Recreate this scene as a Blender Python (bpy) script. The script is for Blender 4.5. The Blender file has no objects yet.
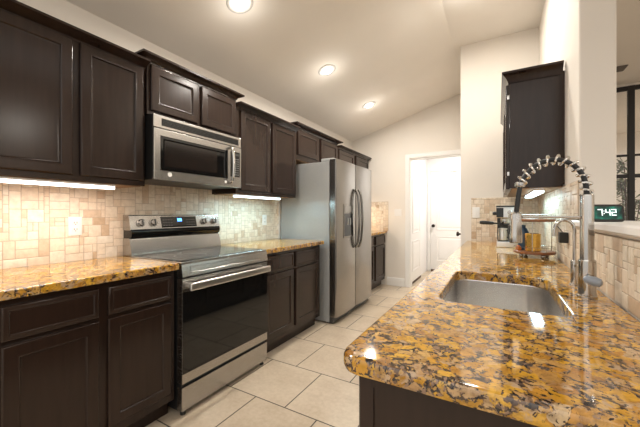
import bpy, bmesh, math, random
from mathutils import Vector, Matrix
S = bpy.context.scene
C = S.collection
PI = math.pi
rnd = random.Random(7)

# ------------------------------------------------------------------ camera, world, exposure
cam_d = bpy.data.cameras.new('camera'); cam = bpy.data.objects.new('camera', cam_d); C.objects.link(cam)
cam.location = (0, 0, 1.2); cam.rotation_euler = (math.radians(90), 0, math.radians(30))
cam_d.sensor_width = 36; cam_d.lens = 308.6 / 640 * 36; cam_d.clip_start = 0.02
S.camera = cam
w = bpy.data.worlds.new('world'); S.world = w; w.use_nodes = True
WORLD_STRENGTH = 1.0
bg = w.node_tree.nodes['Background']; bg.inputs[0].default_value = (1.0, 0.955, 0.89, 1); bg.inputs[1].default_value = WORLD_STRENGTH
_nt = w.node_tree; _tc = _nt.nodes.new('ShaderNodeTexCoord'); _sp = _nt.nodes.new('ShaderNodeSeparateXYZ'); _mr = _nt.nodes.new('ShaderNodeMapRange')
_nt.links.new(_tc.outputs['Generated'], _sp.inputs[0]); _nt.links.new(_sp.outputs['Z'], _mr.inputs['Value'])
_mr.inputs['From Min'].default_value = -0.25; _mr.inputs['From Max'].default_value = 0.35
_mr.inputs['To Min'].default_value = 0.25 * WORLD_STRENGTH; _mr.inputs['To Max'].default_value = 1.4 * WORLD_STRENGTH
_nt.links.new(_mr.outputs['Result'], bg.inputs[1])
S.view_settings.view_transform = 'Standard'; S.view_settings.look = 'None'
S.view_settings.exposure = 0.42; S.view_settings.gamma = 1; S.view_settings.use_curve_mapping = False
DOWNLIGHT_W = 14.0
HALL_W = 22.0
GR_T0 = 0.522
STRIP_WARM_W = 2.7
STRIP_COOL_W = 3.2

# ------------------------------------------------------------------ materials
def new_mat(name):
    m = bpy.data.materials.new(name); m.use_nodes = True
    nt = m.node_tree; b = nt.nodes['Principled BSDF']
    return m, nt, b
def nd(nt, t, **kw):
    n = nt.nodes.new(t)
    for k, v in kw.items():
        if k in n.inputs.keys(): n.inputs[k].default_value = v
        else: setattr(n, k, v)
    return n
def lk(nt, a, b): nt.links.new(a, b)
def coords(nt, scale=(1, 1, 1), loc=(0, 0, 0)):
    t = nd(nt, 'ShaderNodeTexCoord'); mp = nd(nt, 'ShaderNodeMapping')
    mp.inputs['Scale'].default_value = scale; mp.inputs['Location'].default_value = loc
    lk(nt, t.outputs['Object'], mp.inputs['Vector']); return mp.outputs['Vector']
def wcoords(nt, scale=(1, 1, 1), loc=(0, 0, 0)):
    t = nd(nt, 'ShaderNodeNewGeometry'); mp = nd(nt, 'ShaderNodeMapping')
    mp.inputs['Scale'].default_value = scale; mp.inputs['Location'].default_value = loc
    lk(nt, t.outputs['Position'], mp.inputs['Vector']); return mp.outputs['Vector']
def ramp(nt, fac, stops, interp='LINEAR'):
    r = nd(nt, 'ShaderNodeValToRGB'); cr = r.color_ramp; cr.interpolation = interp
    while len(cr.elements) > 1: cr.elements.remove(cr.elements[-1])
    for i, (p, c) in enumerate(stops):
        e = cr.elements[0] if i == 0 else cr.elements.new(p)
        e.position = p; e.color = (*c, 1) if len(c) == 3 else c
    lk(nt, fac, r.inputs['Fac']); return r.outputs['Color']
def mixc(nt, fac, a, b, mode='MIX'):
    m = nd(nt, 'ShaderNodeMix'); m.data_type = 'RGBA'; m.blend_type = mode
    for s, v in ((m.inputs[0], fac), (m.inputs[6], a), (m.inputs[7], b)):
        if hasattr(v, 'links'): lk(nt, v, s)
        elif isinstance(v, (int, float)): s.default_value = v
        else: s.default_value = (*v, 1)
    return m.outputs[2]
def bump(nt, b, height, strength=0.2, dist=0.002):
    n = nd(nt, 'ShaderNodeBump'); n.inputs['Strength'].default_value = strength; n.inputs['Distance'].default_value = dist
    lk(nt, height, n.inputs['Height']); lk(nt, n.outputs['Normal'], b.inputs['Normal'])
def noise(nt, vec, scale, detail=3, rough=0.5):
    n = nd(nt, 'ShaderNodeTexNoise'); n.inputs['Scale'].default_value = scale
    n.inputs['Detail'].default_value = detail; n.inputs['Roughness'].default_value = rough
    lk(nt, vec, n.inputs['Vector']); return n
def plain(name, col, rough=0.5, metal=0.0, var=0.06, nscale=8, bstr=0.0, coat=0.0):
    m, nt, b = new_mat(name)
    v = coords(nt); n = noise(nt, v, nscale)
    dk = tuple(c * (1 - var) for c in col); lt = tuple(min(1, c * (1 + var)) for c in col)
    lk(nt, ramp(nt, n.outputs['Fac'], [(0.3, dk), (0.7, lt)]), b.inputs['Base Color'])
    b.inputs['Roughness'].default_value = rough; b.inputs['Metallic'].default_value = metal
    b.inputs['Coat Weight'].default_value = coat
    if bstr:
        n2 = noise(nt, v, nscale * 12, 2); bump(nt, b, n2.outputs['Fac'], bstr, 0.001)
    return m
def emit(name, col, strength):
    m, nt, b = new_mat(name)
    b.inputs['Base Color'].default_value = (*col, 1)
    b.inputs['Emission Color'].default_value = (*col, 1); b.inputs['Emission Strength'].default_value = strength
    return m

def wood_mat(name, dark, light, rough=0.33):
    m, nt, b = new_mat(name)
    v = coords(nt, (14, 14, 1.1)); n = noise(nt, v, 3.0, 5, 0.6)
    v2 = coords(nt, (1.5, 1.5, 1)); n2 = noise(nt, v2, 2.0, 2)
    c1 = ramp(nt, n.outputs['Fac'], [(0.3, dark), (0.7, light)])
    c2 = mixc(nt, n2.outputs['Fac'], c1, tuple(x * 1.35 for x in light))
    lk(nt, c2, b.inputs['Base Color']); b.inputs['Roughness'].default_value = rough
    b.inputs['Specular IOR Level'].default_value = 0.36
    return m
def steel_mat(name, col=(0.43, 0.415, 0.395), rough=0.27, axis=(2, 2, 260)):
    m, nt, b = new_mat(name)
    v = coords(nt, axis); n = noise(nt, v, 6.0, 3, 0.6)
    lk(nt, ramp(nt, n.outputs['Fac'], [(0.25, tuple(c * 0.985 for c in col)), (0.75, tuple(min(1, c * 1.015) for c in col))]), b.inputs['Base Color'])
    b.inputs['Metallic'].default_value = 1.0
    r = nd(nt, 'ShaderNodeMapRange'); r.inputs['To Min'].default_value = rough - 0.012; r.inputs['To Max'].default_value = rough + 0.012
    lk(nt, n.outputs['Fac'], r.inputs['Value']); lk(nt, r.outputs['Result'], b.inputs['Roughness'])
    return m
def granite_mat(name):
    m, nt, b = new_mat(name)
    base = wcoords(nt)
    wn = noise(nt, base, 9.0, 4, 0.6)
    wadd = nd(nt, 'ShaderNodeVectorMath'); wadd.operation = 'MULTIPLY_ADD'
    lk(nt, wn.outputs['Color'], wadd.inputs[0]); wadd.inputs[1].default_value = (0.075, 0.075, 0.075); lk(nt, base, wadd.inputs[2])
    wn2 = noise(nt, base, 55.0, 2, 0.6)
    wadd2 = nd(nt, 'ShaderNodeVectorMath'); wadd2.operation = 'MULTIPLY_ADD'
    lk(nt, wn2.outputs['Color'], wadd2.inputs[0]); wadd2.inputs[1].default_value = (0.012, 0.012, 0.012); lk(nt, wadd.outputs[0], wadd2.inputs[2])
    wv = wadd2.outputs[0]
    # large crystals
    vo = nd(nt, 'ShaderNodeTexVoronoi'); vo.inputs['Scale'].default_value = 34; vo.inputs['Randomness'].default_value = 1
    lk(nt, wv, vo.inputs['Vector'])
    sep = nd(nt, 'ShaderNodeSeparateColor'); lk(nt, vo.outputs['Color'], sep.inputs[0])
    crystal = ramp(nt, sep.outputs[0], [(0.0, (0.47, 0.22, 0.02)), (0.2, (0.62, 0.33, 0.03)), (0.42, (0.72, 0.42, 0.06)),
                                        (0.6, (0.50, 0.23, 0.03)), (0.74, (0.68, 0.44, 0.16)), (0.88, (0.38, 0.17, 0.03)), (1.0, (0.58, 0.42, 0.24))])
    # mottling inside crystals
    mn = noise(nt, wv, 60, 4, 0.65)
    mot = ramp(nt, mn.outputs['Fac'], [(0.3, (0.55, 0.5, 0.45)), (0.55, (1, 1, 1)), (0.75, (1.15, 1.1, 1.0))])
    crystal = mixc(nt, 1.0, crystal, mot, 'MULTIPLY')
    # cream / lavender-grey feldspar drifts
    dn = noise(nt, wv, 20, 4, 0.6)
    dm = ramp(nt, dn.outputs['Fac'], [(0.56, (0, 0, 0)), (0.64, (1, 1, 1))])
    crystal = mixc(nt, dm, crystal, mixc(nt, mn.outputs['Fac'], (0.34, 0.22, 0.14), (0.62, 0.45, 0.27)))
    # dark biotite clusters: ragged patches, broken up by fine grains
    gn = noise(nt, base, 30, 5, 0.72)
    ve = nd(nt, 'ShaderNodeTexVoronoi'); ve.feature = 'DISTANCE_TO_EDGE'; ve.inputs['Scale'].default_value = 34
    lk(nt, wv, ve.inputs['Vector'])
    edg = nd(nt, 'ShaderNodeMapRange'); edg.inputs['From Min'].default_value = 0.0; edg.inputs['From Max'].default_value = 0.22
    edg.inputs['To Min'].default_value = 0.085; edg.inputs['To Max'].default_value = -0.06; lk(nt, ve.outputs['Distance'], edg.inputs['Value'])
    ad = nd(nt, 'ShaderNodeMath'); ad.operation = 'ADD'; lk(nt, gn.outputs['Fac'], ad.inputs[0]); lk(nt, edg.outputs['Result'], ad.inputs[1])
    mk = nd(nt, 'ShaderNodeMapRange'); mk.inputs['From Min'].default_value = GR_T0; mk.inputs['From Max'].default_value = GR_T0 + 0.05
    lk(nt, ad.outputs[0], mk.inputs['Value'])
    fn = nd(nt, 'ShaderNodeTexVoronoi'); fn.inputs['Scale'].default_value = 150; lk(nt, wv, fn.inputs['Vector'])
    sf = nd(nt, 'ShaderNodeSeparateColor'); lk(nt, fn.outputs['Color'], sf.inputs[0])
    matrix = ramp(nt, sf.outputs[0], [(0.0, (0.018, 0.013, 0.012)), (0.22, (0.06, 0.036, 0.022)), (0.45, (0.15, 0.085, 0.045)), (0.62, (0.27, 0.17, 0.11)), (0.8, (0.44, 0.25, 0.07)), (0.92, (0.10, 0.06, 0.04))], 'CONSTANT')
    col = mixc(nt, mk.outputs['Result'], crystal, matrix)
    # fine dark flecks everywhere
    fl = noise(nt, wv, 110, 2, 0.5)
    flm = ramp(nt, fl.outputs['Fac'], [(0.64, (0, 0, 0)), (0.68, (1, 1, 1))])
    col = mixc(nt, flm, col, (0.055, 0.033, 0.02))
    lk(nt, col, b.inputs['Base Color'])
    b.inputs['Roughness'].default_value = 0.065
    b.inputs['IOR'].default_value = 1.7
    return m
def tile_mat(name):
    m, nt, b = new_mat(name)
    g = nd(nt, 'ShaderNodeNewGeometry')
    v = wcoords(nt)
    c = ramp(nt, g.outputs['Random Per Island'], [(0.0, (0.56, 0.41, 0.28)), (0.08, (0.68, 0.54, 0.41)), (0.3, (0.77, 0.66, 0.53)), (0.55, (0.81, 0.72, 0.60)), (0.8, (0.75, 0.63, 0.51)), (1.0, (0.82, 0.75, 0.65))])
    n = noise(nt, v, 28, 5, 0.65)
    c2 = mixc(nt, 1.0, c, ramp(nt, n.outputs['Fac'], [(0.3, (0.85, 0.82, 0.77)), (0.6, (1.03, 1.02, 1.0))]), 'MULTIPLY')
    lk(nt, c2, b.inputs['Base Color']); b.inputs['Roughness'].default_value = 0.48
    bump(nt, b, n.outputs['Fac'], 0.25, 0.002)
    return m
def floor_mat(name):
    m, nt, b = new_mat(name)
    W = 0.4625
    v = wcoords(nt, (1, 1, 1), (1.375 + W / 2 + W * 20, -2.005 + W * 20, 0))
    br = nd(nt, 'ShaderNodeTexBrick'); br.offset = 0.5; br.offset_frequency = 2; br.squash = 1
    br.inputs['Scale'].default_value = 1; br.inputs['Mortar Size'].default_value = 0.0042; br.inputs['Mortar Smooth'].default_value = 0.1
    br.inputs['Bias'].default_value = 0; br.inputs['Brick Width'].default_value = W; br.inputs['Row Height'].default_value = W
    br.inputs['Color1'].default_value = (0.545, 0.455, 0.35, 1); br.inputs['Color2'].default_value = (0.60, 0.51, 0.40, 1); br.inputs['Mortar'].default_value = (0.05, 0.04, 0.03, 1)
    lk(nt, v, br.inputs['Vector'])
    n = noise(nt, v, 5, 6, 0.65); n2 = noise(nt, v, 40, 3, 0.6)
    c = mixc(nt, 1.0, br.outputs['Color'], ramp(nt, n.outputs['Fac'], [(0.3, (0.86, 0.82, 0.77)), (0.65, (1.04, 1.03, 1.02))]), 'MULTIPLY')
    c = mixc(nt, 1.0, c, ramp(nt, n2.outputs['Fac'], [(0.3, (0.94, 0.93, 0.91)), (0.65, (1.02, 1.02, 1.02))]), 'MULTIPLY')
    lk(nt, c, b.inputs['Base Color']); b.inputs['Roughness'].default_value = 0.36
    inv = nd(nt, 'ShaderNodeMath'); inv.operation = 'SUBTRACT'; inv.inputs[0].default_value = 1; lk(nt, br.outputs['Fac'], inv.inputs[1])
    bump(nt, b, inv.outputs[0], 0.4, 0.002)
    return m
def glass_mat(name):
    m, nt, b = new_mat(name)
    tr = nd(nt, 'ShaderNodeBsdfTransparent'); gl = nd(nt, 'ShaderNodeBsdfGlossy'); gl.inputs['Roughness'].default_value = 0.02
    fr = nd(nt, 'ShaderNodeFresnel'); fr.inputs['IOR'].default_value = 1.45
    mx = nd(nt, 'ShaderNodeMixShader'); lk(nt, fr.outputs[0], mx.inputs[0]); lk(nt, tr.outputs[0], mx.inputs[1]); lk(nt, gl.outputs[0], mx.inputs[2])
    lk(nt, mx.outputs[0], nt.nodes['Material Output'].inputs['Surface'])
    return m

M = {}
M['wall'] = plain('wall_paint', (0.79, 0.735, 0.665), 0.75, var=0.015, nscale=3, bstr=0.04)
M['hall'] = plain('hall_paint', (0.86, 0.845, 0.83), 0.7, var=0.01, nscale=3)
M['ceil'] = plain('ceiling_paint', (0.85, 0.805, 0.745), 0.8, var=0.015, nscale=3, bstr=0.06)
M['trim'] = plain('white_trim', (0.83, 0.81, 0.78), 0.4, var=0.01)
M['ledge'] = plain('ledge_paint', (0.82, 0.79, 0.76), 0.35, var=0.02)
M['wood'] = wood_mat('espresso_wood', (0.0095, 0.0052, 0.0036), (0.024, 0.0133, 0.0093), 0.20)
M['woodin'] = plain('cabinet_underside', (0.30, 0.17, 0.08), 0.5, var=0.1)
M['steel'] = steel_mat('brushed_steel')
M['steelv'] = steel_mat('brushed_steel_vertical', (0.31, 0.295, 0.275), 0.22, (200, 200, 1))
M['steelsink'] = plain('sink_steel', (0.74, 0.725, 0.705), 0.27, 1.0, var=0.02)
M['steelb'] = steel_mat('bright_steel', (0.72, 0.70, 0.67), 0.3, (2, 2, 260))
M['chrome'] = steel_mat('polished_nickel', (0.56, 0.545, 0.52), 0.12, (30, 30, 1))
M['fridge_side'] = plain('grey_enamel', (0.40, 0.405, 0.40), 0.38, 0.25, var=0.03, nscale=60)
M['black'] = plain('black_plastic', (0.012, 0.012, 0.012), 0.35, var=0.1)
M['bglass'] = plain('black_glass', (0.006, 0.006, 0.006), 0.05, var=0.05)
M['cookglass'] = plain('ceramic_glass', (0.004, 0.004, 0.004), 0.10, var=0.05); M['cookglass'].node_tree.nodes['Principled BSDF'].inputs['Specular IOR Level'].default_value = 0.12
M['mwglass'] = plain('smoked_glass', (0.016, 0.012, 0.010), 0.12, var=0.1)
M['dark'] = plain('dark_grey', (0.04, 0.038, 0.036), 0.45, var=0.08)
M['granite'] = granite_mat('gold_granite')
M['tile'] = tile_mat('tumbled_travertine')
M['grout'] = plain('grout', (0.50, 0.40, 0.30), 0.85, var=0.06, nscale=40)
M['floor'] = floor_mat('floor_tile')
M['white'] = plain('white_plastic', (0.84, 0.82, 0.79), 0.35, var=0.01)
M['slot'] = plain('slot_grey', (0.12, 0.11, 0.10), 0.5)
M['bronze'] = plain('dark_bronze', (0.025, 0.018, 0.013), 0.35, 0.6)
M['sweep'] = plain('brown_rubber', (0.09, 0.045, 0.02), 0.6)
M['key'] = plain('key_grey', (0.30, 0.29, 0.28), 0.5)
M['ring'] = plain('ring_paint', (0.55, 0.53, 0.50), 0.4)
M['gold'] = plain('gold_metal', (0.83, 0.52, 0.12), 0.22, 1.0, var=0.05)
M['copper'] = plain('stained_tray_wood', (0.27, 0.11, 0.045), 0.3, var=0.2, nscale=30)
M['blue'] = plain('dark_blue', (0.02, 0.06, 0.12), 0.3, var=0.1)
M['orange'] = plain('orange_glaze', (0.6, 0.17, 0.03), 0.35)
M['leverblue'] = plain('blue_grey_plastic', (0.30, 0.34, 0.40), 0.3)
M['iron'] = plain('black_iron', (0.012, 0.010, 0.009), 0.5)
M['leaf'] = plain('leaf_green', (0.17, 0.19, 0.08), 0.55, var=0.3, nscale=20)
M['pot'] = plain('clay_pot', (0.40, 0.27, 0.18), 0.7)
M['vent'] = plain('vent_grey', (0.16, 0.14, 0.12), 0.6)
M['glass'] = glass_mat('window_glass')
M['lens'] = emit('downlight_lens', (1.0, 0.95, 0.86), 4)
M['warm'] = emit('warm_strip', (1.0, 0.90, 0.84), 7)
M['cool'] = emit('cool_strip', (0.72, 0.93, 1.0), 5)
M['lcd'] = emit('blue_digits', (0.10, 0.35, 1.0), 3)
M['digit'] = emit('white_digits', (0.85, 0.97, 0.95), 1.0)
M['chrcoil'] = steel_mat('coil_steel', (0.80, 0.79, 0.77), 0.12, (5, 5, 5))
def screen_mat():
    m, nt, b = new_mat('green_screen')
    v = coords(nt, (1, 1, 1)); n = noise(nt, v, 22, 3, 0.6)
    c = ramp(nt, n.outputs['Fac'], [(0.35, (0.002, 0.012, 0.012)), (0.5, (0.004, 0.07, 0.05)), (0.62, (0.02, 0.22, 0.14)), (0.75, (0.01, 0.12, 0.10))])
    b.inputs['Base Color'].default_value = (0.005, 0.005, 0.005, 1); b.inputs['Roughness'].default_value = 0.15
    lk(nt, c, b.inputs['Emission Color']); b.inputs['Emission Strength'].default_value = 1.0
    return m
M['screen'] = screen_mat()

# ------------------------------------------------------------------ mesh helpers (all in world coordinates)
def NB(): return bmesh.new()
def box(bm, x0, x1, y0, y1, z0, z1, bev=0.0, seg=2):
    t = bmesh.new()
    r = bmesh.ops.create_cube(t, size=1)
    for v in t.verts:
        v.co = Vector(((x0 + x1) / 2 + v.co.x * (x1 - x0), (y0 + y1) / 2 + v.co.y * (y1 - y0), (z0 + z1) / 2 + v.co.z * (z1 - z0)))
    if bev > 0:
        bmesh.ops.bevel(t, geom=list(t.edges), offset=min(bev, 0.45 * min(x1 - x0, y1 - y0, z1 - z0)), segments=seg, profile=0.5, affect='EDGES')
    merge(bm, t); return bm
def merge(bm, t):
    me = bpy.data.meshes.new('tmp'); t.to_mesh(me); t.free(); bm.from_mesh(me); bpy.data.meshes.remove(me)
def loft(bm, loops, cap0=True, cap1=True, closed=True):
    vs = [[bm.verts.new(p) for p in lp] for lp in loops]
    n = len(vs[0])
    for a, b_ in zip(vs, vs[1:]):
        for i in range(n if closed else n - 1):
            j = (i + 1) % n
            bm.faces.new((a[i], a[j], b_[j], b_[i]))
    if cap0: bm.faces.new(vs[0][::-1])
    if cap1: bm.faces.new(vs[-1])
    return vs
def tube(bm, pts, rad, seg=12, cap=True):
    pts = [Vector(p) for p in pts]
    rads = rad if isinstance(rad, (list, tuple)) else [rad] * len(pts)
    tang = []
    for i in range(len(pts)):
        a = pts[max(i - 1, 0)]; b_ = pts[min(i + 1, len(pts) - 1)]
        tang.append((b_ - a).normalized())
    ref = Vector((0, 0, 1)) if abs(tang[0].z) < 0.9 else Vector((1, 0, 0))
    nrm = (ref - tang[0] * ref.dot(tang[0])).normalized()
    loops = []
    for p, t, r in zip(pts, tang, rads):
        nrm = (nrm - t * nrm.dot(t)).normalized(); bn = t.cross(nrm)
        loops.append([p + (nrm * math.cos(2 * PI * k / seg) + bn * math.sin(2 * PI * k / seg)) * r for k in range(seg)])
    loft(bm, loops, cap, cap); return bm
def lathe(bm, c, prof, axis='z', seg=28, cap0=True, cap1=True):
    c = Vector(c); loops = []
    for r, h in prof:
        lp = []
        for k in range(seg):
            a = 2 * PI * k / seg; u, v = math.cos(a) * r, math.sin(a) * r
            lp.append(c + {'z': Vector((u, v, h)), 'x': Vector((h, u, v)), 'y': Vector((u, h, v)), '-x': Vector((-h, u, v))}[axis])
        loops.append(lp)
    loft(bm, loops, cap0, cap1); return bm
def rrect(x0, x1, y0, y1, r, ins=0.0, seg=6):
    """rounded rectangle outline, r = (r_x0y0, r_x1y0, r_x1y1, r_x0y1)"""
    if not isinstance(r, (list, tuple)): r = (r,) * 4
    x0 += ins; x1 -= ins; y0 += ins; y1 -= ins
    out = []
    for (cx, cy, a0), rr in zip(((x0, y0, PI), (x1, y0, 1.5 * PI), (x1, y1, 0), (x0, y1, 0.5 * PI)), r):
        rr = max(rr - ins, 0.0008)
        px = cx + rr if cx == x0 else cx - rr; py = cy + rr if cy == y0 else cy - rr
        for k in range(seg + 1):
            a = a0 + 0.5 * PI * k / seg
            out.append((px + rr * math.cos(a), py + rr * math.sin(a)))
    return out
def prism(bm, poly, fn0, fn1):
    loft(bm, [[fn0(a, b_) for a, b_ in poly], [fn1(a, b_) for a, b_ in poly]]); return bm
def mapL(x): return lambda a, b_, d: (x + d, a, b_)       # faces +X: a = Y, b = Z
def mapR(x): return lambda a, b_, d: (x - d, a, b_)       # faces -X
def mapB(y): return lambda a, b_, d: (a, y - d, b_)       # faces -Y: a = X, b = Z
def panel(bm, fn, a0, a1, b0, b1, steps):
    loops = []
    for ins, d in steps:
        loops.append([fn(*p, d) for p in ((a0 + ins, b0 + ins), (a1 - ins, b0 + ins), (a1 - ins, b1 - ins), (a0 + ins, b1 - ins))])
    loft(bm, loops); return bm
DOOR = [(0, 0), (0, 0.012), (0.0015, 0.016), (0.0045, 0.0188), (0.009, 0.020), (0.045, 0.020), (0.048, 0.0218), (0.051, 0.0218), (0.054, 0.0195), (0.057, 0.0130), (0.066, 0.0112)]
DRAWER = [(0, 0), (0, 0.011), (0.0015, 0.0155), (0.005, 0.0188), (0.010, 0.020), (0.016, 0.020), (0.0185, 0.0216), (0.021, 0.0216), (0.0235, 0.0185), (0.027, 0.0165)]

# ------------------------------------------------------------------ object helpers
BASE = {}
def finish(bm, name, mat, base, parent=None, smooth=40):
    bmesh.ops.recalc_face_normals(bm, faces=list(bm.faces))
    b_ = Vector(base)
    for v in bm.verts: v.co -= b_
    if smooth:
        for f in bm.faces: f.smooth = True
        lim = math.radians(smooth)
        for e in bm.edges:
            if len(e.link_faces) == 2 and e.calc_face_angle(0) > lim: e.smooth = False
    me = bpy.data.meshes.new(name); bm.to_mesh(me); bm.free()
    me.materials.append(M[mat] if isinstance(mat, str) else mat)
    o = bpy.data.objects.new(name, me); C.objects.link(o)
    if parent is None: o.location = b_
    else: o.parent = parent
    if smooth:
        wn = o.modifiers.new('weighted_normal', 'WEIGHTED_NORMAL'); wn.keep_sharp = True; wn.weight = 100
    BASE[o] = b_
    return o
def part(name, bm, mat, parent, label=None, smooth=40):
    o = finish(bm, name, mat, BASE[parent], parent, smooth)
    if label: o['label'] = label
    return o
def thing(name, label, cat, loc, group=None):
    o = bpy.data.objects.new(name, None); C.objects.link(o); o.location = loc; o.empty_display_size = 0.1
    BASE[o] = Vector(loc); o['label'] = label; o['category'] = cat
    if group: o['group'] = group
    return o
def struct(name, bm, mat, parent=None, smooth=0):
    o = finish(bm, name, mat, BASE[parent] if parent else (0, 0, 0), parent, smooth)
    if parent is None: o['kind'] = 'structure'
    return o
def solo(name, bm, mat, label, cat, base, group=None, smooth=40):
    o = finish(bm, name, mat, base, None, smooth); o['label'] = label; o['category'] = cat
    if group: o['group'] = group
    return o

# ================================================================== SETTING
XW = -2.26; YB = 5.07; YA = 3.68; XR = 0.345; ZC = 3.023
SL = 0.2925; XC = -0.42
def zc(x): return 2.485 + SL * (x - XW)
bm = NB(); box(bm, -3.0, 4.5, -1.2, 8.6, -0.1, 0.0); struct('floor', bm, 'floor')
bm = NB(); box(bm, XW - 0.12, XW, -0.4, YB + 0.12, 0, 2.50); wl = struct('wall_left', bm, 'wall')
# ceiling: slope rising from the left wall to a flat strip
bm = NB()
prof = [(XW - 0.12, zc(XW - 0.12)), (XC, ZC), (0.62, ZC), (0.62, ZC + 0.1), (XC - 0.02, ZC + 0.1), (XW - 0.12, zc(XW - 0.12) + 0.1)]
prism(bm, prof, lambda a, b_: (a, -0.4, b_), lambda a, b_: (a, YB + 0.12, b_)); ce = struct('ceiling', bm, 'ceil')
# back wall with a doorway
DX0, DX1, DZ = -1.245, -0.42, 2.09
bm = NB()
def wallpoly(bm, poly, y0, y1): prism(bm, poly, lambda a, b_: (a, y0, b_), lambda a, b_: (a, y1, b_))
wallpoly(bm, [(XW, 0), (DX0, 0), (DX0, zc(DX0)), (XW, zc(XW))], YB, YB + 0.12)
wallpoly(bm, [(DX0, DZ), (DX1, DZ), (DX1, ZC), (DX0, zc(DX0))], YB, YB + 0.12)
wallpoly(bm, [(DX1, 0), (-0.355, 0), (-0.355, ZC), (DX1, ZC)], YB, YB + 0.12)
wb = struct('wall_back', bm, 'wall')
# pantry block whose near face closes the sink alcove
bm = NB(); box(bm, -0.355, XR + 0.14, YA, YB + 0.12, 0, ZC); wp = struct('wall_alcove', bm, 'wall')
# right side wall with its rounded end, then the half wall towards the camera
YP = 1.956
bm = NB()
loft(bm, [[(x, y, z) for x, y in rrect(XR, XR + 0.14, YP, YA + 0.001, (0.012, 0.012, 0.001, 0.001), 0, 4)] for z in (0, ZC)])
wr = struct('wall_right', bm, 'wall', smooth=40)
bm = NB(); box(bm, XR, XR + 0.14, -0.6, YP + 0.002, 0, 1.13); wh = struct('wall_half', bm, 'wall')
# ledge on the half wall with moulding below
bm = NB()
lp = [(XR - 0.030, 1.167), (XR - 0.036, 1.161), (XR - 0.036, 1.143), (XR - 0.030, 1.137), (XR - 0.014, 1.137), (XR - 0.012, 1.130), (XR - 0.003, 1.124),
      (XR - 0.003, 1.130), (XR + 0.143, 1.130), (XR + 0.145, 1.137), (XR + 0.185, 1.137), (XR + 0.19, 1.143), (XR + 0.19, 1.161), (XR + 0.185, 1.167)]
prism(bm, lp, lambda a, b_: (a, -0.62, b_), lambda a, b_: (a, YP - 0.001, b_)); o = struct('trim_1', bm, 'ledge')

# tumbled travertine: mixed sizes, each tile a bevelled block in one backsplash mesh
def tiles(fn, a0, a1, b0, b1, unit=0.0245, th=0.007, mask=None):
    bm = NB(); nx = int(math.ceil((a1 - a0) / unit)); nz = int(math.ceil((b1 - b0) / unit))
    occ = [[False] * nz for _ in range(nx)]
    sizes = [(4, 2), (4, 2), (2, 2), (2, 2), (3, 2), (3, 3), (2, 3), (2, 4), (2, 1), (1, 2)]
    for j in range(nz):
        for i in range(nx):
            if occ[i][j]: continue
            opts = sizes[:]; rnd.shuffle(opts); opts.append((1, 1))
            for sw, sh in opts:
                if i + sw <= nx and j + sh <= nz and all(not occ[p][q] for p in range(i, i + sw) for q in range(j, j + sh)): break
            else: sw = sh = 1
            for p in range(i, i + sw):
                for q in range(j, j + sh): occ[p][q] = True
            A0, A1 = a0 + i * unit, min(a0 + (i + sw) * unit, a1); B0, B1 = b0 + j * unit, min(b0 + (j + sh) * unit, b1)
            if A1 - A0 < 0.006 or B1 - B0 < 0.006: continue
            g = 0.0016; h = th + rnd.uniform(-0.0012, 0.0012)
            panel(bm, fn, A0 + g, A1 - g, B0 + g, B1 - g, [(0, 0), (0, h - 0.002), (0.0028, h)])
    return bm
def splash(parent, fn, a0, a1, b0, b1):
    struct('backsplash', tiles(fn, a0, a1, b0, b1), 'tile', parent, 40)
    bm = NB(); panel(bm, fn, a0, a1, b0, b1, [(0, -0.001), (0, 0.004)]); struct('grout', bm, 'grout', parent)
splash(wl, mapL(XW), 0.30, 2.925, 0.905, 1.415)
splash(wl, mapL(XW), 4.03, YB, 0.905, 1.40)
splash(wb, mapB(YB), XW + 0.01, -1.60, 0.905, 1.40)
splash(wp, mapB(YA), -0.25, XR, 0.905, 1.365)
splash(wr, mapR(XR), YP + 0.002, YA, 0.905, 1.365)
splash(wh, mapR(XR), 0.56, YP + 0.002, 0.905, 1.122)

# baseboard and door casing on the back wall
bm = NB()
bp = [(0, 0), (0.016, 0), (0.016, 0.10), (0.010, 0.125), (0, 0.135)]
prism(bm, bp, lambda a, b_: (-1.62, YB - a, b_), lambda a, b_: (DX0 - 0.08, YB - a, b_)); struct('baseboard_back', bm, 'trim')
def casing(bm, x0, x1, z1, y, wd=0.075, th=0.018):
    box(bm, x0 - wd, x0, y - th, y, 0, z1 + wd, 0.005); box(bm, x1, x1 + wd, y - th, y, 0, z1 + wd, 0.005); box(bm, x0 - 0.001, x1 + 0.001, y - th, y, z1, z1 + wd, 0.005)
    box(bm, x0 - 0.002, x0 + 0.012, y - 0.001, y + 0.125, 0, z1); box(bm, x1 - 0.012, x1 + 0.002, y - 0.001, y + 0.125, 0, z1); box(bm, x0, x1, y - 0.001, y + 0.125, z1 - 0.012, z1 + 0.002)
bm = NB(); casing(bm, DX0, DX1 - 0.02, DZ, YB, 0.07); struct('trim_2', bm, 'trim')
# hall beyond the doorway
YH = 6.74
bm = NB(); box(bm, -1.42, -1.30, YB + 0.12, YH + 0.12, 0, 2.45); struct('wall_hall', bm, 'hall')
bm = NB(); box(bm, -1.42, 0.9, YH, YH + 0.12, 0, 2.45); struct('wall_hall_end', bm, 'hall')
bm = NB(); box(bm, -1.42, 0.9, YB + 0.12, YH + 0.12, 2.45, 2.55); struct('ceiling_hall', bm, 'hall')
bm = NB(); box(bm, 0.485, 0.60, YB + 0.12, YH, 0, 2.45); struct('wall_hall_side', bm, 'hall')
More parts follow.
